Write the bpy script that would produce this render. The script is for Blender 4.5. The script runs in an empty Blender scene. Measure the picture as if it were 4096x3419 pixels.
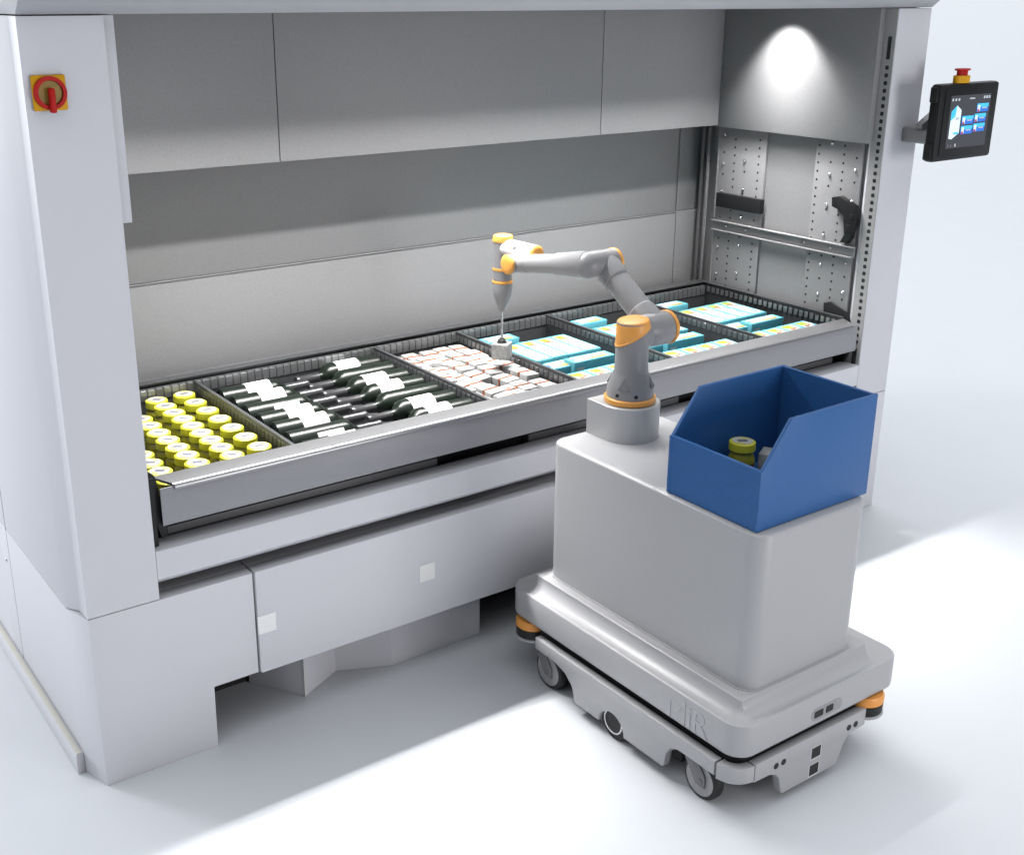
import bpy, bmesh, math, random
from mathutils import Vector, Matrix
random.seed(7)
PI = math.pi
SC = bpy.context.scene
COL = SC.collection

# ------------------------------------------------------------------ materials
def mat(name, col, rough=0.5, metal=0.0, noise=0.03, nscale=60.0, bump=0.0, bscale=400.0, coat=0.0, spec=0.5, emit=None, es=0.0):
    m = bpy.data.materials.new(name); m.use_nodes = True
    nt = m.node_tree; b = nt.nodes['Principled BSDF']
    b.inputs['Roughness'].default_value = rough
    b.inputs['Metallic'].default_value = metal
    b.inputs['Specular IOR Level'].default_value = spec
    b.inputs['Coat Weight'].default_value = coat
    b.inputs['Coat Roughness'].default_value = 0.08
    tc = nt.nodes.new('ShaderNodeTexCoord')
    n = nt.nodes.new('ShaderNodeTexNoise'); n.inputs['Scale'].default_value = nscale; n.inputs['Detail'].default_value = 5
    nt.links.new(tc.outputs['Object'], n.inputs['Vector'])
    mr = nt.nodes.new('ShaderNodeMapRange')
    mr.inputs['To Min'].default_value = 1 - noise; mr.inputs['To Max'].default_value = 1 + noise
    mr.inputs['From Min'].default_value = 0.3; mr.inputs['From Max'].default_value = 0.7
    nt.links.new(n.outputs['Fac'], mr.inputs['Value'])
    mx = nt.nodes.new('ShaderNodeMix'); mx.data_type = 'RGBA'; mx.blend_type = 'MULTIPLY'
    mx.inputs[0].default_value = 1.0
    mx.inputs[6].default_value = (*col, 1)
    nt.links.new(mr.outputs['Result'], mx.inputs[7])
    nt.links.new(mx.outputs[2], b.inputs['Base Color'])
    if bump:
        n2 = nt.nodes.new('ShaderNodeTexNoise'); n2.inputs['Scale'].default_value = bscale; n2.inputs['Detail'].default_value = 3
        nt.links.new(tc.outputs['Object'], n2.inputs['Vector'])
        bp = nt.nodes.new('ShaderNodeBump'); bp.inputs['Strength'].default_value = bump; bp.inputs['Distance'].default_value = 0.001
        nt.links.new(n2.outputs['Fac'], bp.inputs['Height']); nt.links.new(bp.outputs['Normal'], b.inputs['Normal'])
    if emit:
        b.inputs['Emission Color'].default_value = (*emit, 1); b.inputs['Emission Strength'].default_value = es
    return m

M = {}
M['floor'] = mat('floor_resin', (.645, .665, .70), .45, noise=.012, nscale=3, bump=.05, bscale=120, spec=.15)
M['white'] = mat('powder_coat_white', (.68, .68, .725), .55, noise=.015, nscale=300, bump=.12, bscale=700, spec=.3)
M['hoodgrey'] = mat('hood_grey', (.39, .395, .425), .5, noise=.02, nscale=300, bump=.1, spec=.3)  # even grey, darker than the columns
M['bay'] = mat('galvanised_panel', (.25, .25, .258), .5, noise=.07, nscale=170, bump=.1, bscale=800, spec=.3)
M['bayplain'] = mat('zinc_sheet', (.3, .3, .31), .4, metal=.15, noise=.05, nscale=300, bump=.08)
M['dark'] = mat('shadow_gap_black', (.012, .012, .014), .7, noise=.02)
M['blackplastic'] = mat('black_plastic', (.011, .011, .012), .5, noise=.08, spec=.3, nscale=200, bump=.1)
M['rubber'] = mat('black_rubber', (.008, .008, .009), .6, noise=.1)
M['tray'] = mat('tray_steel', (.30, .30, .32), .42, metal=.1, noise=.04, nscale=250, bump=.08)
M['rim'] = mat('tray_rim_steel', (.30, .30, .31), .28, metal=.7, noise=.04, nscale=250)
M['divider'] = mat('dark_divider_steel', (.085, .088, .092), .32, metal=.5, noise=.08, nscale=150)
M['dividerlite'] = mat('divider_slot_tab', (.20, .205, .21), .28, metal=.6, noise=.08, nscale=150)
M['robot'] = mat('robot_shell_grey', (.39, .39, .405), .34, noise=.03, nscale=220, bump=.16, bscale=900, spec=.55)
M['strip'] = mat('column_strip_zinc', (.36, .36, .365), .5, noise=.1, nscale=170)
M['robotdk'] = mat('robot_mount_grey', (.46, .46, .47), .38, metal=.2, noise=.03, nscale=350, bump=.12, bscale=900)
M['arm'] = mat('arm_light_grey', (.255, .255, .265), .36, noise=.015, nscale=200, spec=.5)
M['armlite'] = mat('arm_wrist_lit', (.66, .66, .68), .35, noise=.015, nscale=200)  # paler arm grey, the wrist's light from above put into the colour
M['orange'] = mat('arm_cap_orange', (.80, .36, .075), .42, noise=.03, nscale=160)
M['scanor'] = mat('scanner_orange', (.80, .33, .07), .4, noise=.03)
M['yellow'] = mat('switch_yellow', (.66, .33, .008), .5, noise=.03, spec=.2)
M['red'] = mat('switch_red', (.45, .008, .006), .5, noise=.04, spec=.2)
M['brass'] = mat('switch_well', (.30, .17, .02), .5, noise=.15, nscale=90)
M['bin'] = mat('blue_bin_plastic', (.026, .108, .30), .42, noise=.09, nscale=180, bump=.15, bscale=500, spec=.35)
M['lid'] = mat('jar_yellow', (.50, .49, .03), .4, noise=.04, nscale=80)
M['jarbody'] = mat('jar_mustard', (.24, .225, .012), .3, noise=.1, nscale=60, coat=.3)
M['lidprint'] = mat('jar_lid_print', (.42, .42, .38), .5, noise=.03, nscale=200)
M['printgrey'] = mat('print_grey', (.11, .11, .14), .6, noise=.35, nscale=700)
M['brownlabel'] = mat('jar_brown_label', (.16, .06, .04), .5, noise=.4, nscale=150)
M['bottle'] = mat('bottle_green_glass', (.002, .0055, .0028), .30, noise=.05, spec=.42)
M['capsule'] = mat('bottle_capsule', (.05, .05, .053), .3, metal=.4, noise=.05)
M['paper'] = mat('label_paper', (.66, .66, .655), .65, noise=.02, nscale=200)
M['sticker'] = mat('sticker_paper', (.90, .90, .90), .5, noise=.02, nscale=200)
M['baseglint'] = mat('bottle_base_glint', (.30, .31, .29), .35, noise=.1)  # tone for a painted glint on the bottle bases, not applied
M['cyan'] = mat('carton_cyan', (.09, .33, .40), .4, noise=.06, nscale=60)
M['cartonwhite'] = mat('carton_white', (.40, .415, .42), .45, noise=.02)
M['cartongreen'] = mat('carton_green', (.26, .31, .02), .45, noise=.12, nscale=120)
M['cartonbrown'] = mat('carton_brown', (.26, .09, .035), .5, noise=.3, nscale=300)
M['cartonblue'] = mat('carton_navy', (.05, .09, .32), .5, noise=.2, nscale=200)
M['parcel'] = mat('parcel_white', (.29, .288, .285), .6, noise=.28, nscale=45, bump=.3, bscale=120)
M['band'] = mat('parcel_band', (.26, .075, .025), .5, noise=.15, nscale=120)
M['steel'] = mat('polished_steel', (.62, .62, .63), .22, metal=.9, noise=.05)
M['screen'] = mat('screen_dark', (.03, .03, .036), .25, noise=.03, emit=(.03, .03, .04), es=.6)
M['tileblue'] = mat('screen_tile_blue', (.01, .10, .45), .3, noise=.1, emit=(.015, .13, .55), es=.9)
M['tilecyan'] = mat('screen_tile_cyan', (.03, .35, .6), .3, noise=.1, emit=(.04, .42, .70), es=.9)
M['tilered'] = mat('screen_tile_red', (.4, .03, .05), .3, noise=.2, emit=(.4, .05, .08), es=.6)
M['iconwhite'] = mat('screen_icon_white', (.6, .72, .76), .3, noise=.05, emit=(.55, .72, .78), es=.75)
M['icongrey'] = mat('screen_icon_grey', (.4, .42, .45), .3, noise=.1, emit=(.35, .38, .42), es=.7)
M['skirting'] = mat('beige_skirting', (.62, .60, .54), .5, noise=.03)
M['hub'] = mat('wheel_hub_grey', (.30, .30, .31), .5, noise=.05)
M['fork'] = mat('caster_fork_grey', (.16, .16, .17), .45, noise=.06)

# ------------------------------------------------------------------ mesh helpers
class MB:
    def __init__(s): s.bm = bmesh.new(); s.mi = 0; s.mats = []
    def use(s, m):
        if m not in s.mats: s.mats.append(m)
        s.mi = s.mats.index(m); return s
    def _mark(s, faces, smooth=False):
        for f in faces: f.material_index = s.mi; f.smooth = smooth
    def box(s, x0, x1, y0, y1, z0, z1, bev=0.0, seg=2):
        r = bmesh.ops.create_cube(s.bm, size=1.0)
        vs = r['verts']
        for v in vs:
            v.co = Vector(((x0 + x1) / 2 + v.co.x * (x1 - x0), (y0 + y1) / 2 + v.co.y * (y1 - y0), (z0 + z1) / 2 + v.co.z * (z1 - z0)))
        fs = list({f for v in vs for f in v.link_faces})
        s._mark(fs)
        if bev > 0:
            es = list({e for v in vs for e in v.link_edges})
            rr = bmesh.ops.bevel(s.bm, geom=es, offset=bev, segments=seg, profile=.5, affect='EDGES', clamp_overlap=True)
            s._mark(rr['faces'], True)
        return vs
    def poly(s, pts, smooth=False):
        f = s.bm.faces.new([s.bm.verts.new(p) for p in pts]); s._mark([f], smooth); return f
    def prism(s, pts, a, b, axis='z', bev=0.0):
        """closed outline in the plane normal to axis, extruded from a to b"""
        def P(u, v, w):
            return {'z': (u, v, w), 'y': (u, w, v), 'x': (w, u, v)}[axis]
        A = [s.bm.verts.new(P(u, v, a)) for u, v in pts]; B = [s.bm.verts.new(P(u, v, b)) for u, v in pts]
        n = len(pts); fs = [s.bm.faces.new(A), s.bm.faces.new(list(reversed(B)))]
        for i in range(n):
            j = (i + 1) % n
            fs.append(s.bm.faces.new((A[j], A[i], B[i], B[j])))
        bmesh.ops.recalc_face_normals(s.bm, faces=fs)
        s._mark(fs)
        if bev > 0:
            es = list({e for f in fs[:2] for e in f.edges})
            rr = bmesh.ops.bevel(s.bm, geom=es, offset=bev, segments=2, profile=.5, affect='EDGES', clamp_overlap=True)
            s._mark(rr['faces'], True)
        return fs
    def loft(s, rings, cap0=True, cap1=True, smooth=True, closed=True):
        R = [[s.bm.verts.new(p) for p in ring] for ring in rings]
        fs = []
        n = len(R[0])
        for k in range(len(R) - 1):
            for i in range(n if closed else n - 1):
                j = (i + 1) % n
                fs.append(s.bm.faces.new((R[k][i], R[k][j], R[k + 1][j], R[k + 1][i])))
        s._mark(fs, smooth)
        cp = []
        if cap0: cp.append(s.bm.faces.new(list(reversed(R[0]))))
        if cap1: cp.append(s.bm.faces.new(R[-1]))
        s._mark(cp)
        bmesh.ops.recalc_face_normals(s.bm, faces=fs + cp)
        return fs
    def lathe(s, prof, p0=(0, 0, 0), axis=(0, 0, 1), n=32, smooth=True, a0=0, a1=None, caps=True):
        """prof: (distance along the axis, radius)"""
        ax = Vector(axis).normalized()
        t = Vector((0, 0, 1)) if abs(ax.z) < .9 else Vector((1, 0, 0))
        u = ax.cross(t).normalized(); v = ax.cross(u)
        p0 = Vector(p0)
        full = a1 is None
        m = n if full else n + 1
        rings = []
        for d, r in prof:
            ring = []
            for i in range(m):
                a = a0 + (2 * PI if full else (a1 - a0)) * i / n
                ring.append(p0 + ax * d + (u * math.cos(a) + v * math.sin(a)) * max(r, 1e-5))
            rings.append(ring)
        return s.loft(rings, caps and full, caps and full, smooth, closed=full)
    def tube(s, p0, p1, r0, r1=None, n=32, bev=0.0):
        r1 = r0 if r1 is None else r1
        d = (Vector(p1) - Vector(p0)); L = d.length
        pr = [(0, r0), (L, r1)] if bev == 0 else [(0, r0 - bev), (bev * .3, r0 - bev * .3), (bev, r0), (L - bev, r1), (L - bev * .3, r1 - bev * .3), (L, r1 - bev)]
        return s.lathe(pr, p0, d, n)
    def disc(s, c, r, axis, n=16):
        ax = Vector(axis).normalized(); t = Vector((0, 0, 1)) if abs(ax.z) < .9 else Vector((1, 0, 0))
        u = ax.cross(t).normalized(); v = ax.cross(u); c = Vector(c)
        return s.poly([c + (u * math.cos(2 * PI * i / n) + v * math.sin(2 * PI * i / n)) * r for i in range(n)])
    def build(s, name, m=None, parent=None, sharp=40):
        me = bpy.data.meshes.new(name)
        bmesh.ops.recalc_face_normals(s.bm, faces=s.bm.faces)
        s.bm.to_mesh(me); s.bm.free()
        ms = s.mats if s.mats else [m]
        for k in ms: me.materials.append(M[k] if isinstance(k, str) else k)
        if sharp: me.set_sharp_from_angle(angle=math.radians(sharp))
        o = bpy.data.objects.new(name, me); COL.objects.link(o)
        if parent: o.parent = parent
        return o

def thing(name, label, cat, loc=(0, 0, 0), group=None):
    o = bpy.data.objects.new(name, None); COL.objects.link(o)
    o.empty_display_size = .05
    o.location = loc; o['label'] = label; o['category'] = cat
    if group: o['group'] = group
    return o
def tag(o, label, cat, group=None):
    o['label'] = label; o['category'] = cat
    if group: o['group'] = group
    return o
def dup(root, loc, label, rot=(0, 0, 0), group=None):
    r = root.copy(); COL.objects.link(r); r.location = loc; r.rotation_euler = rot; r['label'] = label
    if group: r['group'] = group
    for ch in list(root.children):
        c = ch.copy(); COL.objects.link(c); c.parent = r
        for g in list(ch.children):
            d = g.copy(); COL.objects.link(d); d.parent = c
    return r
def rrect(x0, x1, y0, y1, r, n=6):
    """rounded rectangle outline; r may be 4 radii for (x1,y1),(x0,y1),(x0,y0),(x1,y0)"""
    if not isinstance(r, (tuple, list)): r = (r,) * 4
    out = []
    for k, (cx, cy, a) in enumerate(((x1, y1, 0), (x0, y1, 90), (x0, y0, 180), (x1, y0, 270))):
        rr = max(r[k], 1e-4)
        ox = cx - rr if k in (0, 3) else cx + rr
        oy = cy - rr if k in (0, 1) else cy + rr
        for i in range(n + 1):
            t = math.radians(a + 90 * i / n)
            out.append((ox + rr * math.cos(t), oy + rr * math.sin(t)))
    return out

CAM = Vector((-.99303583, -2.99224921, 2.2))
W = 3.13           # inner width of the opening

# ------------------------------------------------------------------ setting: floor
b = MB(); b.disc((0, 0, 0), 1500, (0, 0, 1), 64)
fl = b.build('floor', 'floor', sharp=None); fl['kind'] = 'structure'

# ------------------------------------------------------------------ the storage machine
mc = thing('storage_machine', 'large pale grey automated storage cabinet with a lit open picking bay', 'storage machine', (1.565, .6, 0))
def mpart(mb, name, m=None, parent=None, sharp=40):
    o = mb.build(name, m, None, sharp)
    o.parent = mc
    if parent is None:
        o.matrix_parent_inverse = Matrix.Translation(-Vector(mc.location))
    else:
        o.parent = parent
    return o
XL, XR = -.209, 3.342
# front columns
b = MB(); b.prism([(XL, 0), (0, 0), (0, .86), (-.2385, .86), (-.2385, .105), (-.2125, .062)], .5535, 2.157, 'z', .0015)
mpart(b, 'column', 'white')
b = MB(); b.box(W + .004, XR, 0, .075, .5535, 2.157, .003); b.box(W + .016, XR - .004, .075, .86, .5535, 2.157)
mpart(b, 'column', 'white')
# hood: sloped underside; unseen forward overhang shaped to block light from above
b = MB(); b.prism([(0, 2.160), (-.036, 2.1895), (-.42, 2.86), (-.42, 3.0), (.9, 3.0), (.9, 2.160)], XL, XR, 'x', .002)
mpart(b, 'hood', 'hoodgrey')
# side bodies (behind the columns) and the back of the cabinet
b = MB()
b.box(-.2388, -.01, .8602, 2.1, .03, 2.98)
mpart(b, 'side_panel', 'white')
b = MB(); b.box(-.2392, -.2380, .7505, .7535, .06, 2.157); mpart(b, 'panel_seam', 'fork')
b = MB(); b.lathe([(0, .007), (.004, .006), (.006, .002)], (-.2386, .80, .42), (-1, 0, 0), 16); mpart(b, 'screw', 'steel')
b = MB(); b.box(XR + .002, XR + .03, .075, 2.1, .03, 2.6, .003); mpart(b, 'side_panel', 'white')
b = MB(); b.box(-.2625, -.2392, .105, 2.1, .0, .066, .0008); mpart(b, 'skirting_strip', 'white')
b = MB(); b.box(-.2595, -.2440, .107, 2.1, .0662, .0695, .001); mpart(b, 'ledge', 'skirting')
b = MB(); b.box(-.009, XR, 1.3, 2.1, .22, 2.6); mpart(b, 'rear_casing', 'white')
# base: fixed left panel with leg, right lower panel, right leg
b = MB()
b.prism([(XL, 0), (.141, 0), (.143, .208), (.291, .208), (.291, .5515), (XL, .5515)], 0, .055, 'y', .002)
b.prism([(XL, .0552), (XL + .12, .0552), (XL + .12, .86), (-.2388, .86), (-.2388, .10), (XL, .004)], 0, .5515, 'z', .001)
mpart(b, 'base_panel', 'white')
b = MB(); b.prism([(.2965, .207), (.303, .203), (2.86, .203), (2.86, .555), (.3, .555), (.2965, .552)], -.006, .05, 'y', .006)
b.box(.2965, 2.86, .05, .30, .5445, .5535)
mpart(b, 'drawer_front', 'white')
b = MB(); b.box(.004, .294, .056, .30, .5435, .5515); mpart(b, 'base_top', 'white')
b = MB(); b.prism([(2.866, .208), (3.0, .208), (3.0, 0), (XR, 0), (XR, .5515), (2.866, .5515)], 0, .055, 'y', .003)
b.box(XR - .12, XR, .055, .86, 0, .5515)
mpart(b, 'base_panel', 'white')
b = MB(); b.box(XL + .13, XR - .13, .285, 1.29, .0005, .60); b.box(.0, 3.13, .31, 1.06, .60, .66); mpart(b, 'shade_block', 'dark')  # black blocks added to shut out light below the cabinet
# sill across the opening
b = MB()
b.prism([(0, .616), (0, .703), (.004, .7055), (.085, .704), (.085, .59), (.03, .592)], .001, W + .002, 'x', .0015)
mpart(b, 'sill', 'white')
b = MB()
b.box(.06, 1.03, .10, .13, .66, .725, .002); b.box(1.42, 2.16, .10, .13, .66, .725, .002); b.box(2.3, 3.08, .10, .13, .66, .725, .002)
mpart(b, 'inner_rail', 'fork')
b = MB(); b.box(.0, W, .135, .14, .56, .772); b.box(.0, W, .0875, .1345, .64, .65); mpart(b, 'gap_shade', 'dark')  # black sheets stand in for the shade behind sill and drawer
# folding floor plate below the drawer
b = MB()
pts = [(.37, .27), (.486, .085), (.645, .165), (.822, .085), (1.197, .085)]
for i in range(len(pts) - 1):
    (xa, ya), (xb, yb) = pts[i], pts[i + 1]
    d = Vector((xb - xa, yb - ya)).normalized(); nn = Vector((-d.y, d.x)) * .004
    b.prism([(xa, ya), (xb, yb), (xb + nn.x, yb + nn.y), (xa + nn.x, ya + nn.y)], .001, .199)
mpart(b, 'floor_plate', 'white')
b = MB(); b.box(.484, .4885, .082, .0855, .002, .2); mpart(b, 'plate_edge', 'paper')
b = MB(); b.box(.345, .385, .25, .26, .13, .208); mpart(b, 'bracket', 'white')
# ---- picking bay interior
def bay(x0, x1, y0, y1, z0, z1, name, m='bay', bev=.002):
    b = MB(); b.box(x0, x1, y0, y1, z0, z1, bev); return mpart(b, name, m)
UPY = .872
bay(.046, .876, UPY, UPY + .03, 1.643, 2.156, 'upper_back_panel')
bay(.879, 2.380, UPY, UPY + .03, 1.643, 2.156, 'upper_back_panel')
bay(2.383, 3.092, UPY, UPY + .03, 1.643, 2.156, 'upper_back_panel')
bay(.001, .043, .052, UPY + .03, 1.636, 2.157, 'upper_side_panel', 'white')
bay(3.096, 3.129, .055, UPY + .03, 1.636, 2.157, 'upper_side_panel')
bay(.0, 3.21, 1.072, 1.09, .60, 1.2215, 'back_wall_panel')
bay(.0, 3.21, 1.078, 1.09, 1.2235, 1.68, 'back_wall_panel')
bay(.0, 3.05, 1.0678, 1.0718, 1.2205, 1.2235, 'panel_lip', 'strip', .0008)  # paler material puts the light caught by the lip into its colour
bay(3.052, 3.056, 1.066, 1.0715, .78, 1.66, 'panel_lip', 'bay', .001)
bay(.0, 3.25, UPY + .031, 1.08, 1.66, 1.68, 'recess_top')
bay(-.002, W + .01, .0765, UPY, 2.158, 2.1595, 'bay_ceiling', 'bayplain', 0)
bay(3.205, 3.225, .90, 1.07, .60, 1.66, 'corner_post')
bay(3.150, 3.158, .97, .985, .70, 1.66, 'post_rib', 'bay', .002)
bay(3.165, 3.175, 1.02, 1.04, .70, 1.66, 'post_rib', 'rim', .002)
bay(3.128, 3.20, .888, .898, .60, 1.66, 'post_rib', 'bay', .002)
# left inner wall and right inner wall
bay(-.009, -.003, .08, 1.08, .60, 2.157, 'inner_side_wall')
b = MB(); b.box(3.143, 3.146, .075, .89, .60, 1.70); mpart(b, 'inner_side_wall', 'bay')
def holed_strip(y0, y1, cols, z0, z1):
    b = MB(); b.use('bay'); b.box(W - .002, 3.1425, y0, y1, .70, 1.66, .0015)
    b.use('dark')
    for y, step, off in cols:
        z = z0 + off
        while z < z1:
            b.disc((W - .0026, y, z), .0052, (-1, 0, 0), 10); z += step
    s = mpart(b, 'perforated_strip')
    for y, step, off in cols:
        if step > .08:
            z = z0 + off + .03
            while z < z1:
                q = MB(); q.lathe([(0, .008), (.004, .0075), (.008, .003)], (W - .002, y, z), (-1, 0, 0), 12); z += .13
                o = q.build('bolt', 'steel'); o.parent = s
holed_strip(.607, .886, [(.855, .10, .02), (.79, .036, .0), (.725, .10, .045), (.645, .036, .01)], .90, 1.62)
holed_strip(.09, .331, [(.315, .036, .0), (.25, .10, .02), (.185, .036, .01), (.12, .10, .05)], .92, 1.62)
# front inner strip of the right column, with its row of square holes
bay(W, W + .0035, .002, .062, .555, 2.157, 'hole_strip', 'strip', 0)
h = MB()
for k in range(39): 
    z = .805 + k * .0297
    h.prism(rrect(.017, .033, z - .008, z + .008, .005, 3), W - .0008, W + .001, 'x')
h.box(W - .0008, W + .001, .017, .034, 1.965, 2.052); h.box(W - .0008, W + .001, .018, .040, .70, .775)
mpart(h, 'hole_row', 'dark')
# rail
b = MB(); b.box(3.118, W - .0025, .078, .885, 1.160, 1.207, .001); b.box(3.100, 3.118, .068, .885, 1.203, 1.208, .001); b.box(3.100, 3.118, .085, .885, 1.159, 1.164, .001)
ra = mpart(b, 'tray_rail', 'bay')
for y in (.80, .68, .34, .20):
    q = MB(); q.lathe([(0, .007), (.003, .006), (.004, .002)], (3.118, y, 1.184), (-1, 0, 0), 12); q.build('screw', 'steel', ra)
# black fittings on the right wall
b = MB(); b.box(3.098, W - .003, .590, .862, 1.272, 1.337, .004)
mpart(b, 'stop_block', 'blackplastic')
b = MB(); b.prism([(.205, 1.401), (.166, 1.410), (.086, 1.380), (.076, 1.362), (.073, 1.309), (.088, 1.259), (.087, 1.247), (.108, 1.219), (.142, 1.220), (.124, 1.253), (.137, 1.329), (.170, 1.355), (.200, 1.363)], 3.098, W - .003, 'x', .003)
b.box(3.094, 3.0985, .088, .118, 1.27, 1.30, .001); b.box(3.094, 3.0985, .082, .10, 1.325, 1.345, .001)
mpart(b, 'latch_hook', 'blackplastic')
b = MB(); b.prism([(.204, .941), (.171, .952), (.083, .921), (.064, .886), (.050, .755), (.071, .704), (.109, .705), (.080, .745), (.090, .87), (.2, .90)], 3.114, W - .001, 'x', .002)
mpart(b, 'latch_hook', 'blackplastic')
b = MB(); b.prism([(-.0, .95), (.03, .92), (.055, .765), (.055, .735), (.035, .725), (.015, .80)], .03, .045, 'y', .002)
b.box(.0005, .02, .02, .9, .71, .92)
mpart(b, 'latch_hook', 'blackplastic')

# ------------------------------------------------------------------ fixed fittings on the machine
sw = thing('rotary_switch', 'yellow square mains switch with red ring and handle on the left column', 'switch', (-.152, -.001, 1.98))
b = MB(); b.box(-.041, .041, -.011, 0, -.042, .042, .004); b.build('back_plate', 'yellow', sw)
b = MB(); b.lathe([(0, .040), (.010, .039), (.010, .030), (0, .030)], (0, -.011, 0), (0, -1, 0), 40); b.build('ring', 'red', sw)
b = MB(); b.lathe([(0, .0295), (.003, .029)], (0, -.0112, 0), (0, -1, 0), 32); b.build('dial_face', 'brass', sw)
b = MB(); b.box(-.007, .007, -.034, -.0145, -.046, .012, .003); b.build('handle', 'red', sw)
for (x, z, lb) in ((.9155, .3735, 'blank white square sticker centred on the grey drawer front'), (.3255, .372, 'blank white square sticker at the left edge of the drawer front, over the seam')):
    b = MB(); b.box(x - .0305, x + .0305, -.0078, -.0066, z - .0305, z + .0305)
    tag(b.build('sticker', 'sticker'), lb, 'sticker', 'square stickers on the drawer front')

# operator console
cp = thing('control_console', 'black touchscreen console with red emergency button on the right column', 'control panel', (3.36, -.17, 1.585))
X0, Y0, Z0 = 3.36, -.17, 1.585
def cbox(mb, x0, x1, y0, y1, z0, z1, bev=0): return mb.box(x0 - X0, x1 - X0, y0 - Y0, y1 - Y0, z0 - Z0, z1 - Z0, bev)
b = MB(); cbox(b, 3.166, 3.556, -.206, -.158, 1.583, 1.880, .012)
hs = b.build('housing', 'blackplastic', cp)
b = MB(); cbox(b, 3.196, 3.526, -.2095, -.2065, 1.606, 1.862, .002); b.build('bezel', 'blackplastic', hs)
for z0, z1 in ((1.59, 1.655), (1.81, 1.87)):
    b = MB(); cbox(b, 3.158, 3.172, -.196, -.162, z0, z1, .005); b.build('grip', 'blackplastic', hs)
b = MB(); cbox(b, 3.231, 3.497, -.2106, -.2095, 1.632, 1.835); sc = b.build('screen', 'screen', cp)
b = MB()
def sq(x0, x1, z0, z1, m, lift=.0):
    b.use(m); b.box(x0 - X0, x1 - X0, -.2116 - lift - Y0, -.2108 - lift - Y0, z0 - Z0, z1 - Z0)
for (x, z) in ((3.410, 1.766), (3.318, 1.722), (3.401, 1.727), (3.318, 1.684), (3.401, 1.689)):
    sq(x, x + .076, z, z + .032, 'tileblue'); sq(x, x + .076, z + .018, z + .032, 'tilecyan', .0004)
    sq(x + .004, x + .020, z + .003, z + .026, 'iconwhite', .0008); sq(x + .004, x + .016, z + .001, z + .010, 'tilered', .0012)
    sq(x + .034, x + .066, z + .012, z + .017, 'icongrey', .0008)
b.use('iconwhite')
def fp(pts, m, lift=0):
    b.use(m); b.prism([(x - X0, z - Z0) for x, z in pts], -.2116 - lift - Y0, -.2108 - lift - Y0, 'y')
fp([(3.243, 1.672), (3.243, 1.775), (3.276, 1.797), (3.307, 1.778), (3.307, 1.690), (3.262, 1.668)], 'iconwhite')
fp([(3.243, 1.74), (3.243, 1.775), (3.276, 1.797), (3.270, 1.755)], 'tilecyan', .0004)
sq(3.274, 3.298, 1.742, 1.752, 'icongrey', .0006); sq(3.27, 3.302, 1.686, 1.694, 'tilecyan', .0006)
for x in (3.238, 3.258, 3.278): sq(x, x + .010, 1.815, 1.824, 'icongrey')
sq(3.353, 3.388, 1.818, 1.823, 'icongrey')
for x in (3.447, 3.464, 3.480): sq(x, x + .011, 1.817, 1.827, 'icongrey')
for x, m in ((3.24, 'fork'), (3.258, 'fork'), (3.288, 'skirting')): sq(x, x + .010, 1.638, 1.649, m)
o = b.build('display_graphics', None, sc)
b = MB(); b.lathe([(0, .044), (.026, .044), (.028, .042)], (3.321 - X0, -.184 - Y0, 1.8802 - Z0), (0, 0, 1), 32)
for f in b.bm.faces: pass
bs = b.build('button_collar', 'yellow', cp)
bs.scale = (1, .55, 1); bs.location = (0, (-.184 - Y0) * .45, 0)
b = MB(); b.lathe([(0, .028), (.017, .028), (.019, .040), (.023, .041), (.026, .036)], (3.321 - X0, 0, 1.9085 - Z0), (0, 0, 1), 32)
o = b.build('emergency_button', 'red', cp); o.scale = (1, .6, 1); o.location = (0, -.184 - Y0, 0)
b = MB(); b.prism(rrect(3.238 - X0, 3.40 - X0, 1.640 - Z0, 1.700 - Z0, .012, 5), -.155 - Y0, -.001 - Y0, 'y', .002); b.build('mounting_arm', 'bayplain', cp)
b = MB(); b.prism([(3.30, 1.7005), (3.30, 1.722), (3.42, 1.80), (3.42, 1.7005)] if 0 else [(3.225 - X0, 1.7005 - Z0), (3.225 - X0, 1.718 - Z0), (3.318 - X0, 1.768 - Z0), (3.345 - X0, 1.768 - Z0), (3.345 - X0, 1.7005 - Z0)], -.10 - Y0, -.07 - Y0, 'y', .001); b.build('bracket', 'bayplain', cp)

# ------------------------------------------------------------------ the tray
tr = thing('storage_tray', 'wide grey steel tray holding sorted goods, drawn to the front of the bay', 'tray', (1.565, .45, .773))
TO = Vector(tr.location)
def tpart(mb, name, m=None, par=None):
    o = mb.build(name, m); o.parent = par or tr
    if par is None: o.matrix_parent_inverse = Matrix.Translation(-TO)
    return o
TZ = .785
b = MB(); b.box(.034, 3.106, .012, .935, .7735, .784); tpart(b, 'tray_floor', 'divider')
b = MB(); b.box(.034, 3.106, .008, .0118, .7735, .888, .001); tpart(b, 'front_wall', 'tray')
b = MB()   # front rim with chamfered ends and a rounded nose
def lip(y, z, t): # t 0 front .. 1 inner
    return y, z
secs = []
for x, k in ((.036, 0), (3.104, 0)): pass
outl = [(.0, .880), (-.001, .888), (.003, .8945), (.010, .897), (.084, .8985), (.084, .893), (.012, .889), (.012, .880)]
def xl(y): return .036 + max(0, (.084 - max(y, 0)) / .084) * .040
rl = [(xl(y), y, z) for y, z in outl]; rr = [(3.104 - (xl(y) - .036), y, z) for y, z in outl]
b.loft([rl, rr], True, True, False); tpart(b, 'front_rim', 'rim')
b = MB(); b.box(.034, 3.106, .9352, .939, .7735, .900, .001); b.box(.034, 3.106, .905, .950, .8985, .9025, .001)
bw = tpart(b, 'back_wall', 'divider')
b = MB(); b.box(.034, 3.106, .9505, .953, .896, .9035, .001); tpart(b, 'back_rim', 'rim')
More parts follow.
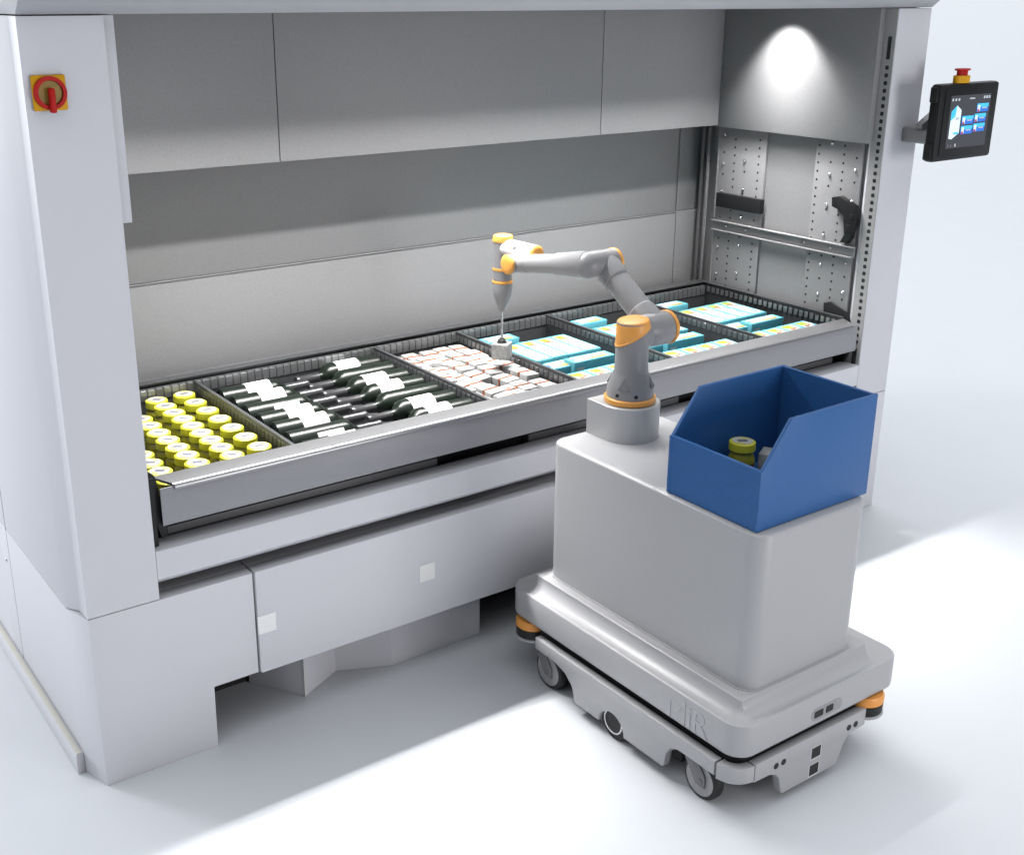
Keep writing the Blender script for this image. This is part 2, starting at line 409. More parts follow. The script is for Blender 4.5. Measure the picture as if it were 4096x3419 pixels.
# row of slot tabs along the back wall and the end wall
b = MB()
x = .06
while x < 3.09:
    b.use('dividerlite'); b.box(x, x + .0245, .8872, .8895, .845, .8835, .0012, 1); b.box(x + .001, x + .0235, .8895, .9045, .8838, .8862)
    b.use('divider'); b.box(x + .0245, x + .0295, .8885, .9045, .840, .887); x += .0295
tpart(b, 'slot_rail')
b = MB(); b.box(.05, 3.10, .8897, .9046, .789, .8445); tpart(b, 'back_liner', 'divider')
b = MB(); b.box(3.1055, 3.1095, .085, .938, .7735, .9015, .001); b.box(3.094, 3.112, .085, .95, .9012, .9045, .0008); tpart(b, 'end_wall', 'divider')
b = MB(); b.box(.028, .0338, .085, .938, .7735, .9015, .001); tpart(b, 'end_wall', 'divider')
b = MB(); y = .12
while y < .88:
    b.use('dividerlite'); b.box(3.0965, 3.0985, y, y + .020, .862, .888, .001, 1); y += .0295
tpart(b, 'end_slot_rail')
DX = [.5015, 1.252, 1.648, 2.128, 2.632]
for dx in DX:
    b = MB(); b.box(dx - .004, dx + .004, .088, .889, .786, .8865, .0012); dv = tpart(b, 'divider', 'divider')
    b = MB(); y = .10
    while y < .87:
        for sx in (-1, 1):
            b.box(min(dx + sx * .0042, dx + sx * .0062), max(dx + sx * .0042, dx + sx * .0062), y, y + .020, .850, .876, .0008, 1)
        y += .0295
    o = b.build('slot_tabs', 'dividerlite'); o.parent = dv; o.matrix_parent_inverse = Matrix.Identity(4)
    b = MB(); b.box(dx - .0065, dx + .0065, .088, .889, .8868, .8892, .001); o = b.build('top_fold', 'divider'); o.parent = dv

ORD = ['first', 'second', 'third', 'fourth', 'fifth', 'sixth', 'seventh', 'eighth', 'ninth', 'tenth', 'eleventh', 'twelfth']

# ------------------------------------------------------------------ jars
def make_jar(h, label, loc, front=False, group=None):
    t = thing('jar', label, 'jar', loc, group)
    s = h - .035
    b = MB(); b.lathe([(0, .030), (.004, .036), (s * .55, .0400), (s * .75, .0395), (s * .92, .034), (s, .0305), (s + .004, .0305)], n=28); bd = b.build('jar_body', 'jarbody', t)
    if front:
        a = math.radians(225)
        b = MB(); b.lathe([(.022, .0386), (s * .66, .0408)], n=14, a0=-.2, a1=1.1); b.build('label', 'brownlabel', bd, None)
    b = MB(); pr = [(s + .004, .0365), (s + .006, .0392), (s + .024, .0392), (s + .0285, .038), (s + .0308, .0345), (s + .0312, .0)]
    n = 48; rings = []
    for k, (d, r) in enumerate(pr):
        rings.append([(max(r - (.0007 if i % 2 and k in (1, 2) else 0), 1e-5) * math.cos(2 * PI * i / n), max(r - (.0007 if i % 2 and k in (1, 2) else 0), 1e-5) * math.sin(2 * PI * i / n), d) for i in range(n)])
    b.loft(rings, True, False, True); ld = b.build('lid', 'lid', t)
    b = MB(); z = s + .0316
    b.use('lidprint'); b.disc((0, 0, z), .0305, (0, 0, 1), 32)
    b.use('lid')
    for a0 in (.5, 3.6):   # two yellow arcs of print
        m = 9
        for i in range(m):
            a, c = a0 + i * .13, a0 + (i + 1) * .13
            b.poly([(r * math.cos(q), r * math.sin(q), z + .0003) for r, q in ((.0185, a), (.0185, c), (.0255, c), (.0255, a))])
    b.use('printgrey')
    b.poly([(-.014, -.009, z + .0003), (.015, -.009, z + .0003), (.015, .010, z + .0003), (-.014, .010, z + .0003)])
    b.build('lid_print', None, ld, None)
    return t
def seen_past_column(x, y, r):
    t = -CAM.y / (y - CAM.y); xx = CAM.x + (x + r - CAM.x) * t
    return xx > .004
J0 = make_jar(.082, 'yellow mustard jar at the rear right corner of the jar compartment', (.439, .842, TZ), group='mustard jars standing in the tray')
jz = TZ
cols = [(.439, .842, .1035, 8, 'beside the first divider'), (.336, .836, .0795, 10, 'in the row second from the first divider'), (.222, .836, .0795, 10, 'in the row third from the first divider'), (.105, .836, .0795, 10, 'in the leftmost visible row')]
for ci, (x, y0, st, n, where) in enumerate(cols):
    for k in range(n):
        y = y0 - k * st
        if not seen_past_column(x, y, .03): continue
        lb = 'yellow lidded mustard jar %s, %s from the back' % (where, ORD[k])
        if ci == 0 and k == 0: J0['label'] = lb; continue
        dup(J0, (x + random.uniform(-.0015, .0015), y, jz), lb, (0, 0, random.uniform(-.15, .15) - (.6 if ci else 0)))

# ------------------------------------------------------------------ wine bottles, lying along x
BR = .0465
def make_bottle(label, loc, variant, group):
    """axis along +x from the base at 0; variant turns the paper label: 0 up, 1 rolled away"""
    t = thing('wine_bottle', label, 'bottle', loc, group)
    pr = [(.006, .0), (.004, .030), (.0, .040), (.003, .0455), (.010, BR), (.203, BR), (.214, .0452), (.226, .0405), (.236, .0320), (.244, .0235), (.252, .0182), (.262, .0165), (.285, .0160), (.345, .0155)]
    b = MB(); b.lathe(pr, axis=(1, 0, 0), n=32); bd = b.build('glass', 'bottle', t)
    b = MB(); b.lathe([(.258, .0175), (.260, .0178), (.336, .0165), (.338, .0178), (.349, .0178), (.352, .016)], axis=(1, 0, 0), n=24); b.build('capsule', 'capsule', t)
    b = MB()
    a0, a1 = {0: (-1.15, 1.15), 1: (.75, 2.6)}[variant]
    # u = axis x z-up frame: angle measured from the top toward -y
    n = 20; rings = []
    for xx in (.094, .190):
        rings.append([(xx, -math.sin(a0 + (a1 - a0) * i / n) * (BR + .0007), math.cos(a0 + (a1 - a0) * i / n) * (BR + .0007)) for i in range(n + 1)])
    b.loft(rings, False, False, True, False); pl = b.build('paper_label', 'paper', t, None)
    b = MB()
    for xx, aa, w, h in ((.165, .15, .010, .14), (.150, .15, .004, .10), (.13, .75, .05, .02), (.13, .66, .03, .02)):
        if variant == 1: aa += 1.0
        b.loft([[(q, -math.sin(g) * (BR + .0012), math.cos(g) * (BR + .0012)) for g in (aa - h / 2, aa, aa + h / 2)] for q in (xx - w / 2, xx + w / 2)], False, False, True, False)
    b.build('label_print', 'printgrey', pl, None)
    return t
bz = TZ + BR
bots = {}
pl = [0, 0, 1, 0, 0, 1, 0]; prr = [0, 1, 0, 0, 1, 0, 0]
for side, xs, pat in ((0, .545, pl), (1, 1.226, prr)):
    for k in range(7):
        y = (.775 - .107 * k) if side == 0 else (.828 - .1055 * k)
        v = pat[k]
        rot = (0, 0, 0) if side == 0 else (0, 0, PI)
        kk = v if side == 0 else v + 2
        lb = 'green wine bottle with its neck pointing %s, %s from the back of its row' % (('right', 'left')[side], ORD[k])
        if (v, side) not in bots:
            if v == 1 and side == 1:
                o = make_bottle(lb, (xs, y, bz), 1, 'wine bottles lying in the tray')
            else:
                o = make_bottle(lb, (xs, y, bz), v, 'wine bottles lying in the tray')
            o.rotation_euler = rot; bots[(v, side)] = o
        else:
            dup(bots[(v, side)], (xs + random.uniform(-.004, .004), y, bz), lb, rot)

# ------------------------------------------------------------------ white banded parcels
def make_parcel(label, loc, group=None, sx=.064, sy=.099, sz=.066):
    t = thing('parcel', label, 'package', loc, group)
    b = MB(); b.box(-sx / 2, sx / 2, -sy / 2, -.006, 0, sz, .004); b.box(-sx / 2, sx / 2, .006, sy / 2, 0, sz, .004); b.box(-sx / 2 + .003, sx / 2 - .003, -.0065, .0065, .002, sz - .002)
    b.build('wrapper', 'parcel', t)
    b = MB(); b.box(-sx / 2 - .0008, sx / 2 + .0008, -.0036, .0036, .001, sz + .0012, .0015); b.box(-.010, .006, .010, .016, sz - .001, sz + .0008)
    b.build('band', 'band', t)
    return t
P0 = None
nx, ny = 5, 7
for i in range(nx):
    for j in range(ny):
        if (i, j) in ((2, 4),): continue
        x = 1.302 + i * .0735 + random.uniform(-.004, .004); y = .785 - j * .107 + random.uniform(-.006, .006) + (i % 2) * .012
        z = TZ + random.choice((0, 0, .006, .014))
        lb = 'white parcel with orange band, %s row from the back, %s from the left' % (ORD[j], ORD[i])
        rz = random.uniform(-.10, .10); rx = random.uniform(-.06, .06); ry = random.uniform(-.09, .09)
        if P0 is None:
            P0 = make_parcel(lb, (x, y, z), 'banded white parcels in the tray'); P0.rotation_euler = (rx, ry, rz)
        else: dup(P0, (x, y, z), lb, (rx, ry, rz))

# ------------------------------------------------------------------ cyan cartons
def make_carton(kind, label, loc, sx, sy, sz, group=None):
    t = thing('carton', label, 'carton', loc, group)
    b = MB(); b.box(-sx / 2, sx / 2, -sy / 2, sy / 2, 0, sz, .0015); b.build('box', 'cyan', t)
    b = MB(); z = sz + .0006
    def q(x0, x1, y0, y1, m, dz=0, sk=0):
        b.use(m); b.poly([(x0 + sk, y0, z + dz), (x1, y0, z + dz), (x1, y1, z + dz), (x0, y1, z + dz)])
    a, c = sx / 2 - .008, sy / 2 - .006
    if kind == 'flat':
        q(-a + .001, a, -c + .010, -.008, 'cartonwhite'); q(-a + .001, a, -.002, c - .010, 'cartonwhite'); q(-a + .001, a * .4, c - .050, c - .010, 'cartongreen', .0004, .012)
        b.use('cartonbrown')
        for k in range(5): b.disc((random.uniform(-a * .7, a * .6), random.uniform(c - .10, c - .05), z + .0008), random.uniform(.005, .010), (0, 0, 1), 8)
        b.use('cartonblue')
        n = 20
        for i in range(n):
            u, w = 2 * PI * i / n, 2 * PI * (i + 1) / n
            b.poly([(r * math.cos(g) * .020, -c + .034 + r * math.sin(g) * .014, z + .0005) for r, g in ((.8, u), (.8, w), (1, w), (1, u))])
        b.poly([(-.012, -c + .031, z + .0005), (.012, -c + .031, z + .0005), (.012, -c + .037, z + .0005), (-.012, -c + .037, z + .0005)])
        q(a - .016, a - .004, -c + .05, -.02, 'cyan', .0004); q(a - .014, a - .004, .01, .05, 'cyan', .0004)
        # end print on the side that faces the viewer
        b.use('cartonblue'); b.poly([(-.018, -sy / 2 - .0006, sz * .55), (.004, -sy / 2 - .0006, sz * .55), (.004, -sy / 2 - .0006, sz * .75), (-.018, -sy / 2 - .0006, sz * .75)])
        b.use('cartongreen'); b.poly([(.006, -sy / 2 - .0006, sz * .2), (sx / 2 - .004, -sy / 2 - .0006, sz * .2), (sx / 2 - .004, -sy / 2 - .0006, sz * .55), (.010, -sy / 2 - .0006, sz * .5)])
    else:
        q(-a + .01, a - .014, -c + .004, c - .004, 'cartonwhite'); q(-a * .3, a * .8, -c * .75, -c * .3, 'cartongreen', .0004); q(-a * .1, a * .75, -c * .95, -c * .72, 'cartonbrown', .0005)
        b.use('cartonblue'); b.disc((-a * .85, 0, z + .0005), min(.009, c * .6), (0, 0, 1), 14)
        b.use('cartonwhite'); b.poly([(-sx / 2 + .012, -sy / 2 - .0006, sz * .2), (-sx / 2 + .05, -sy / 2 - .0006, sz * .2), (-sx / 2 + .05, -sy / 2 - .0006, sz * .7), (-sx / 2 + .012, -sy / 2 - .0006, sz * .7)])
        b.use('cartonbrown'); b.poly([(sx / 2 - .06, -sy / 2 - .0006, sz * .15), (sx / 2 - .035, -sy / 2 - .0006, sz * .15), (sx / 2 - .035, -sy / 2 - .0006, sz * .45), (sx / 2 - .06, -sy / 2 - .0006, sz * .45)])
    b.build('printed_face', None, t, None)
    return t
comp = ['compartment right of the parcels', 'compartment behind the arm', 'rightmost compartment']
protos = {}
GRP = 'cyan cartons in the tray'
for ci, ox in enumerate((0, .492, .990)):
    items = []
    for k in range(4): items.append(('flat', 1.772 + k * .0835, .578, .082, .244, .070, 'lying %s from left in the middle row' % ORD[k]))
    for k in range(4): items.append(('flatf', 1.752 + k * .094, .145, .0915, .236, .070, 'lying %s from left in the front row' % ORD[k]))
    items.append(('edge', 1.790, .398, .125, .080, .062, 'short one on edge between front and middle rows'))
    items.append(('edge2', 1.925, .362, .205, .066, .078, 'long one on edge between front and middle rows'))
    items.append(('back', 1.795, .80, .160, .075, .072, 'standing alone by the back wall'))
    for kind, x, y, sx, sy, sz, wh in items:
        lb = 'cyan carton %s, %s' % (wh, comp[ci])
        loc = (x + ox + random.uniform(-.001, .001), y + random.uniform(-.004, .004), TZ)
        rz = random.uniform(-.02, .02)
        if kind not in protos:
            protos[kind] = make_carton('flat' if kind.startswith('flat') else 'edge', lb, loc, sx, sy, sz, GRP); protos[kind].rotation_euler = (0, 0, rz)
        else: dup(protos[kind], loc, lb, (0, 0, rz))

# ------------------------------------------------------------------ mobile robot
RX0, RX1, RY0, RY1 = 1.165, 1.875, -1.186, -.127
rb = thing('mobile_robot', 'grey wheeled mobile robot with tall box cover parked at the open bay', 'robot', (1.5, -.69, 0))
RO = Vector(rb.location)
def rpart(mb, name, m=None, par=None, sharp=40):
    o = mb.build(name, m, None, sharp); o.parent = par or rb
    if par is None: o.matrix_parent_inverse = Matrix.Translation(-RO)
    return o
def ring(ins, z, r=.064):
    return [(x, y, z) for x, y in rrect(RX0 + ins, RX1 - ins, RY0 + ins, RY1 - ins, max(r - ins, .01), 8)]
b = MB()
b.loft([ring(.018, .214), ring(.005, .212), ring(.001, .217), ring(0, .225), ring(.0, .3105), ring(.0018, .3135), ring(.0045, .3145), ring(.0120, .3145), ring(.02, .3125), ring(.10, .314)], True, True, True)
hull = rpart(b, 'upper_shell', 'robot')
# raised deck with concave cove along the left and front sides
b = MB(); rings = []
DX0, DX1, DY0, DY1 = RX0 + .013, 1.770, RY0 + .013, -.2035
for k in range(11):
    t = k / 10
    off = .047 * math.sin(t * PI / 2); z = .3132 + .045 * (1 - math.cos(t * PI / 2))
    rad = max(.062 * (1 - t), .003)
    rings.append([(x, y, z) for x, y in rrect(DX0 + off, DX1, DY0 + off, DY1, (.010, .006, rad, .010), 8)])
for off, z in ((.0485, .3592), (.052, .3595), (.060, .3585)):
    rings.append([(x, y, z) for x, y in rrect(DX0 + off, DX1 - (off - .047), DY0 + off, DY1 - (off - .047), (.008, .006, .003, .008), 8)])
b.loft(rings, False, True, True); rpart(b, 'deck', 'robot', sharp=50)
# tall cover box
b = MB(); bx = lambda ins, z: [(x, y, z) for x, y in rrect(1.262 + ins, 1.727 - ins, -1.113 + ins, -.212 - ins, .055 - ins, 8)]
b.loft([bx(0, .3588), bx(0, .829), bx(.002, .8335), bx(.006, .836), bx(.03, .837)], True, True, True)
rpart(b, 'cover_box', 'robot')
b = MB(); b.loft([[(x, y, z) for x, y in rrect(1.257, 1.732, -1.118, -.207, .058, 8)] for z in (.3586, .3612)], True, True, True); rpart(b, 'cover_flange', 'robot')
# dark recess between shells, plus low blocks added to shade the floor below
b = MB(); b.loft([[(x, y, z) for x, y in rrect(RX0 + .03, RX1 - .07, RY0 + .03, RY1 - .06, .05, 6)] for z in (.135, .213)], True, True, True)
b.box(RX0 + .06, 1.75, -.92, -.50, .035, .1345); b.box(RX0 + .10, 1.70, -1.12, -.25, .06, .1345)
rpart(b, 'frame_shade_block', 'rubber')
# lower skirts: left, right, front, rear as one bent shell built from profiles
SX0, SX1, SY0, SY1 = RX0 - .008, 1.812, RY0 - .002, -.225
def arc(cx, cy, r, a0, a1, n=6): return [(cx + r * math.cos(math.radians(a0 + (a1 - a0) * i / n)), cy + r * math.sin(math.radians(a0 + (a1 - a0) * i / n))) for i in range(n + 1)]
side2 = [(-.290, .180), (-.290, .139), (-.395, .136), (-.448, .122), (-.484, .092), (-.501, .040), (-.612, .040)]
side2 += [(-.677 + .058 * math.cos(math.radians(a)), .040 + .058 * math.sin(math.radians(a))) for a in range(0, 181, 15)]
side2 += [(-.905, .040), (-.912, .046), (-.918, .09), (-.936, .118), (-.963, .131), (-1.108, .131), (-1.108, .180)]
def skirt_side(x0, x1, nm):
    b = MB(); b.prism(side2, x0, x1, 'x', .0055); return rpart(b, nm, 'robot')
skirt_side(SX0, SX0 + .03, 'side_skirt'); skirt_side(SX1 - .03, SX1, 'side_skirt')
fr = [(1.236, .180), (1.236, .121), (1.300, .119), (1.326, .110), (1.343, .090), (1.353, .050), (1.361, .030), (1.602, .030), (1.612, .050), (1.626, .09), (1.648, .117), (1.722, .124), (1.722, .180)]
b = MB(); b.prism(fr, SY0, SY0 + .03, 'y', .0055); fs = rpart(b, 'front_skirt', 'robot')
for x, z in ((1.324, .142), (1.355, .143), (1.643, .144), (1.674, .144)):
    b = MB(); b.lathe([(0, .010), (.0012, .0098)], (x, SY0 + .0002, z), (0, -1, 0), 16); o = b.build('round_sensor', 'rubber'); o.parent = fs
for x, z in ((1.498, .118), (1.496, .060)):
    b = MB(); b.use('rubber'); b.box(x - .020, x + .020, SY0 - .001, SY0 + .002, z - .018, z + .018)
    b.use('armlite'); b.box(x - .023, x + .023, SY0 - .0006, SY0 + .001, z - .0215, z + .019)
    o = b.build('sensor_window'); o.parent = fs
# rounded corner piece of the skirt at the front left
def cornerpiece(z0, z1):
    cx, cy, ro, ri = SX0 + .072, SY0 + .072, .072, .042
    pts = [(cx + ro * math.cos(math.radians(a)), cy + ro * math.sin(math.radians(a))) for a in range(180, 271, 9)]
    pts = [(SX0, cy + .0)] + pts + [(1.232, SY0)] + [(1.232, SY0 + .03)] + [(cx + ri * math.cos(math.radians(a)), cy + ri * math.sin(math.radians(a))) for a in range(270, 179, -9)] + [(SX0 + .03, cy + .0)]
    b = MB(); b.prism(pts, z0, z1, 'z', .0055); return rpart(b, 'corner_bumper', 'robot')
cornerpiece(.128, .1795)
b = MB(); b.prism([(1.30, .16), (1.30, .03), (1.68, .03), (1.68, .16)], SY1 - .03, SY1, 'y', .003); rpart(b, 'rear_skirt', 'robot')
# wheels
def caster(x, y, r, nm, w=.034):
    t = bpy.data.objects.new(nm, None); COL.objects.link(t); t.parent = rb; t.location = Vector((x, y, r)) - RO
    b = MB(); b.lathe([(0, r * .80), (.002, r * .96), (.006, r), (w - .006, r), (w - .002, r * .96), (w, r * .8)], (-w / 2, 0, 0), (1, 0, 0), 36); b.build('tyre', 'rubber', t)
    b = MB(); b.lathe([(0, r * .80), (w + .003, r * .80)], (-w / 2 - .0015, 0, 0), (1, 0, 0), 36); b.build('hub', 'hub' if nm == 'caster_wheel' else 'rubber', t)
    if nm == 'caster_wheel':
        b = MB(); b.prism([(-.025, -.018), (.010, -.018), (.055, .045), (.055, .062), (.010, .062), (-.025, .018)], -w / 2 - .008, -w / 2 - .004, 'x', .001)
        b.lathe([(0, .009), (.003, .008)], (-w / 2 - .008, -.008, 0), (-1, 0, 0), 12); b.build('fork', 'fork', t)
    else:
        b = MB(); b.lathe([(0, r * .66), (.003, r * .65), (.003, r * .57), (0, r * .56)], (-w / 2 - .0015, 0, 0), (-1, 0, 0), 36, caps=False); b.build('rim_ring', 'steel', t)
for x in (1.200, 1.788):
    caster(x, -.333, .068, 'caster_wheel'); caster(x, -1.035, .066, 'caster_wheel')
for x in (1.188, 1.79): caster(x, -.677, .064, 'drive_wheel')
# laser scanners under two corners
for cx, cy in ((1.212, -.212), (1.763, -1.142)):
    t = bpy.data.objects.new('laser_scanner', None); COL.objects.link(t); t.parent = rb; t.location = Vector((cx, cy, .137)) - RO
    b = MB(); b.lathe([(.040, .056), (.043, .0605), (.064, .0605), (.0705, .056)], n=32); b.build('scanner_top', 'scanor', t)
    b = MB(); b.lathe([(.0095, .058), (.0398, .0605)], n=32); b.build('scanner_window', 'rubber', t)
    b = MB(); b.lathe([(0, .056), (.002, .0625), (.007, .0625), (.0092, .059)], n=32); b.build('scanner_base', 'robot', t)
# lettering on the left flank
cu = bpy.data.curves.new('lettering', 'FONT'); cu.body = 'MiR'; cu.size = .118; cu.extrude = .0018; cu.bevel_depth = .0004; cu.align_x = 'LEFT'; cu.space_character = .92
to = bpy.data.objects.new('tmp', cu); COL.objects.link(to)
bpy.context.view_layer.update()
me = bpy.data.meshes.new_from_object(to.evaluated_get(bpy.context.evaluated_depsgraph_get()))
bpy.data.objects.remove(to)
me.materials.clear(); me.materials.append(M['robot'])
lt = bpy.data.objects.new('lettering', me); COL.objects.link(lt)
wd = max(v.co.x for v in me.vertices) - min(v.co.x for v in me.vertices); x_min = min(v.co.x for v in me.vertices)
sx = .160 / wd
for v in me.vertices:
    x, y, z = (v.co.x - x_min) * sx, v.co.y * .92, v.co.z
    v.co = Vector((RX0 + .0004 - z, -.908 - x, .219 + y)) - RO
lt.parent = rb
# service slot on the front of the shell
b = MB(); zc = .250
b.prism([(x, z) for x, z in rrect(1.462, 1.596, zc - .021, zc + .021, .020, 6)], RY0 - .0008, RY0 + .004, 'y')
o = rpart(b, 'service_slot', 'hub')
for x0, x1 in ((1.474, 1.512), (1.524, 1.556)):
    b = MB(); b.prism(rrect(x0, x1, zc - .011, zc + .011, .004, 3), RY0 - .0018, RY0 + .001, 'y'); q = b.build('port', 'rubber'); q.parent = o

# ------------------------------------------------------------------ blue bin
bn = MB(); bx0, bx1, by0, by1, bz0, bz1, zf = 1.277, 1.743, -1.083, -.737, .8385, 1.143, 1.014
T = .013
b = MB()
b.box(bx0 + .002, bx1 - .002, by0 + .002, by1 - .002, bz0, bz0 + .012)
b.box(bx0 + .0015, bx0 + T, by0 + T - .001, by1 - T + .001, bz0 + .006, zf)
b.box(bx1 - T, bx1 - .0015, by0 + T - .001, by1 - T + .001, bz0 + .006, bz1 - .001)
prof = [(bx0, bz0 + .001), (bx0, zf), (bx0 + .006, zf), (bx0 + .105, bz1), (bx1, bz1), (bx1, bz0 + .001)]
b.prism(prof, by0, by0 + T, 'y', .003); b.prism(prof, by1 - T, by1, 'y', .003)
BO = Vector((1.51, -.91, bz0))
for v in b.bm.verts: v.co -= BO
o = b.build('storage_bin', 'bin'); o.location = BO
tag(o, 'open blue plastic bin with low cut front standing on the robot cover', 'bin')
bj = make_jar(.125, 'yellow jar with brown label standing inside the blue bin', (1.500, -.815, bz0 + .0122), True)
bj.rotation_euler = (0, 0, math.radians(150))
bp_ = make_parcel('white parcel lying on its side in the blue bin beside the jar', (1.60, -.868, bz0 + .0125), None, .068, .104, .078)
bp_.rotation_euler = (0, 0, .5)

# ------------------------------------------------------------------ robot arm
AX, AY = 1.510, -.317
ar = thing('robot_arm', 'grey jointed robot arm with orange caps reaching into the bay', 'robot arm', (AX, AY, .8375))
AO = Vector(ar.location)
def apart(mb, name, m=None, par=None):
    o = mb.build(name, m, None, 35); o.parent = par or ar
    if par is None: o.matrix_parent_inverse = Matrix.Translation(-AO)
    return o
b = MB(); r = .0995
def ped(ins, z): 
    pts = [(AX + (r - ins) * math.cos(math.radians(a)), AY + (r - ins) * math.sin(math.radians(a))) for a in range(-180, 1, 9)]
    return [(x, y, z) for x, y in pts + [(AX + r - ins, -.221 - ins), (AX - r + ins, -.221 - ins)]]
b.loft([ped(0, .8374), ped(0, .953), ped(.002, .955)], True, True, True); apart(b, 'pedestal', 'robotdk')
b = MB(); b.lathe([(.9555 , .080), (.958, .0845), (.972, .0845), (.975, .081)], (AX, AY, 0), n=48); apart(b, 'base_ring', 'orange')
b = MB(); b.lathe([(.9752, .077), (1.005, .0755), (1.025, .069), (1.052, .058), (1.062, .0555), (1.075, .0545), (1.077, .0535), (1.165, .0535)], (AX, AY, 0), n=48)
apart(b, 'base_joint', 'arm')
b = MB()
for a in (math.radians(-58), math.radians(-150), math.radians(120)):
    c, s = math.cos(a), math.sin(a)
    def L(u, v, z): return (AX + c * u - s * v, AY + s * u + c * v, z)
    t0, l0, r0 = L(.0590, 0, 1.050), L(.0768, -.019, 1.009), L(.0768, .019, 1.009)
    b.poly([t0, l0, r0])
apart(b, 'recess_shade', 'fork')  # flat dark triangles imitate the shade inside recesses
b = MB()
for a in (math.radians(-118), math.radians(-165)): b.lathe([(0, .0065), (.002, .006)], (AX + .0755 * math.cos(a), AY + .0755 * math.sin(a), .990), (math.cos(a), math.sin(a), 0), 12)
apart(b, 'screw', 'rubber')
# orange cap with oblique rim
def cap_rim(zr0, slope, R, dirx): pass
b = MB(); n = 40; R = .0565
def cr(rad, f): 
    return [(AX + rad * math.cos(2 * PI * i / n), AY + rad * math.sin(2 * PI * i / n), f(math.cos(2 * PI * i / n), math.sin(2 * PI * i / n))) for i in range(n)]
low = lambda c, s: 1.172 + .032 * (c * .85 - s * .53)
b.loft([cr(R - .002, lambda c, s: low(c, s) - .001), cr(R, lambda c, s: low(c, s) + .001), cr(R, lambda c, s: low(c, s) + .004), cr(R - .002, lambda c, s: low(c, s) + .006), cr(R - .003, lambda c, s: 1.218 + .004 * c), cr(R - .007, lambda c, s: 1.226 + .004 * c), cr(R - .014, lambda c, s: 1.2285 + .004 * c)], True, True, True)
apart(b, 'shoulder_cap', 'orange')
b = MB(); b.lathe([(0, .0535), (.01, .0535)], (AX, AY, 1.165), n=48); b.lathe([(1.1649 - 1.1649, .0530), (.055, .0530)], (AX, AY, 1.165), n=40); 
b.tube((AX, AY, 1.176), (1.555, AY + .003, 1.176), .0530, n=40)
apart(b, 'shoulder_link', 'arm')
SJ = Vector((1.612, -.312, 1.178)); EJ = Vector((1.618, -.045, 1.346))
b = MB(); b.tube((1.5565, SJ.y, SJ.z), (1.657, SJ.y, SJ.z), .0545, n=40, bev=.004); apart(b, 'shoulder_joint', 'arm')
b = MB(); b.lathe([(0, .0545), (.003, .0565), (.012, .056), (.020, .048), (.023, .030)], (1.6572, SJ.y, SJ.z), (1, 0, 0), 40); apart(b, 'joint_cap', 'orange')
d = (EJ - SJ).normalized(); L = (EJ - SJ).length
b = MB(); b.lathe([(.0, .051), (.072, .0485), (.084, .046), (.086, .0435), (L - .085, .0425), (L - .083, .0460), (L - .075, .0475), (L - .03, .0485), (L, .047)], SJ, d, 40); apart(b, 'upper_arm', 'arm')
b = MB(); b.lathe([(.0845, .0448), (.0875, .0448)], SJ, d, 40); apart(b, 'arm_collar', 'armlite')
b = MB(); b.lathe([(0, .0485), (.05, .0485)], (EJ.x - .015, EJ.y, EJ.z), (1, 0, 0), 36); apart(b, 'elbow_joint', 'arm')
b = MB(); b.lathe([(0, .0485), (.003, .0505), (.011, .050), (.017, .042), (.020, .025)], (EJ.x + .0352, EJ.y, EJ.z), (1, 0, 0), 36); apart(b, 'joint_cap', 'orange')
FX = 1.548; WJ = Vector((FX, .345, 1.287)); E2 = Vector((FX, EJ.y, EJ.z + .004))
b = MB(); b.lathe([(-.047 * math.cos(PI / 2 * k / 8), .047 * math.sin(PI / 2 * k / 8)) for k in range(9)] + [(EJ.x - .0155 - FX, .0475)], (FX, EJ.y, EJ.z + .002), (1, 0, 0), 36); apart(b, 'elbow_housing', 'arm')
d = (WJ - E2).normalized(); L = (WJ - E2).length
b = MB(); b.lathe([(0, .0465), (.05, .0465), (.10, .0425), (.15, .0395), (.160, .039), (.1615, .0350), (L - .075, .0330), (L - .073, .0345), (L - .06, .035), (L, .034)], E2, d, 36); apart(b, 'forearm', 'arm')
b = MB(); b.tube((FX - .040, WJ.y, WJ.z), (FX + .055, WJ.y, WJ.z), .0345, n=36, bev=.004); b.tube((FX + .02, WJ.y, WJ.z), (FX + .02, WJ.y + .02, WJ.z + .055), .030, n=32); apart(b, 'wrist_joint', 'arm')
b = MB(); b.lathe([(0, .0345), (.003, .0365), (.010, .036), (.015, .031), (.017, .020)], (FX - .0402, WJ.y, WJ.z), (-1, 0, 0), 36)
apart(b, 'joint_cap', 'orange')
TX, TY = 1.558, .452
W2a = Vector((TX, TY, 1.328)); W2b = Vector((1.580, .285, 1.326)); d2 = (W2b - W2a).normalized()
b = MB(); b.tube(W2a, W2b, .0325, n=36, bev=.003); apart(b, 'wrist_link', 'armlite')
b = MB(); b.lathe([(0, .031), (.003, .0325), (.010, .032), (.015, .027), (.017, .018)], W2b + d2 * .0002, d2, 32); apart(b, 'joint_cap', 'orange')
b = MB(); b.lathe([(1.205, .0355), (1.2415, .0365), (1.348, .0370)], (TX, TY, 0), n=36); apart(b, 'tool_joint', 'arm')
for z in (1.2415, 1.193):
    b = MB(); b.lathe([(z, .0372), (z + .001, .0378), (z + .009, .0378), (z + .010, .0372)], (TX, TY, 0), n=36); apart(b, 'orange_ring', 'orange')
b = MB(); b.lathe([(1.3482, .0372), (1.350, .039), (1.357, .0388), (1.370, .035), (1.373, .028)], (TX, TY, 0), n=36); apart(b, 'joint_cap', 'orange')
b = MB(); b.lathe([(1.082, .008), (1.09, .013), (1.125, .027), (1.15, .0355), (1.165, .0372), (1.1925, .0372)], (TX, TY, 0), n=36); apart(b, 'tool_body', 'arm')
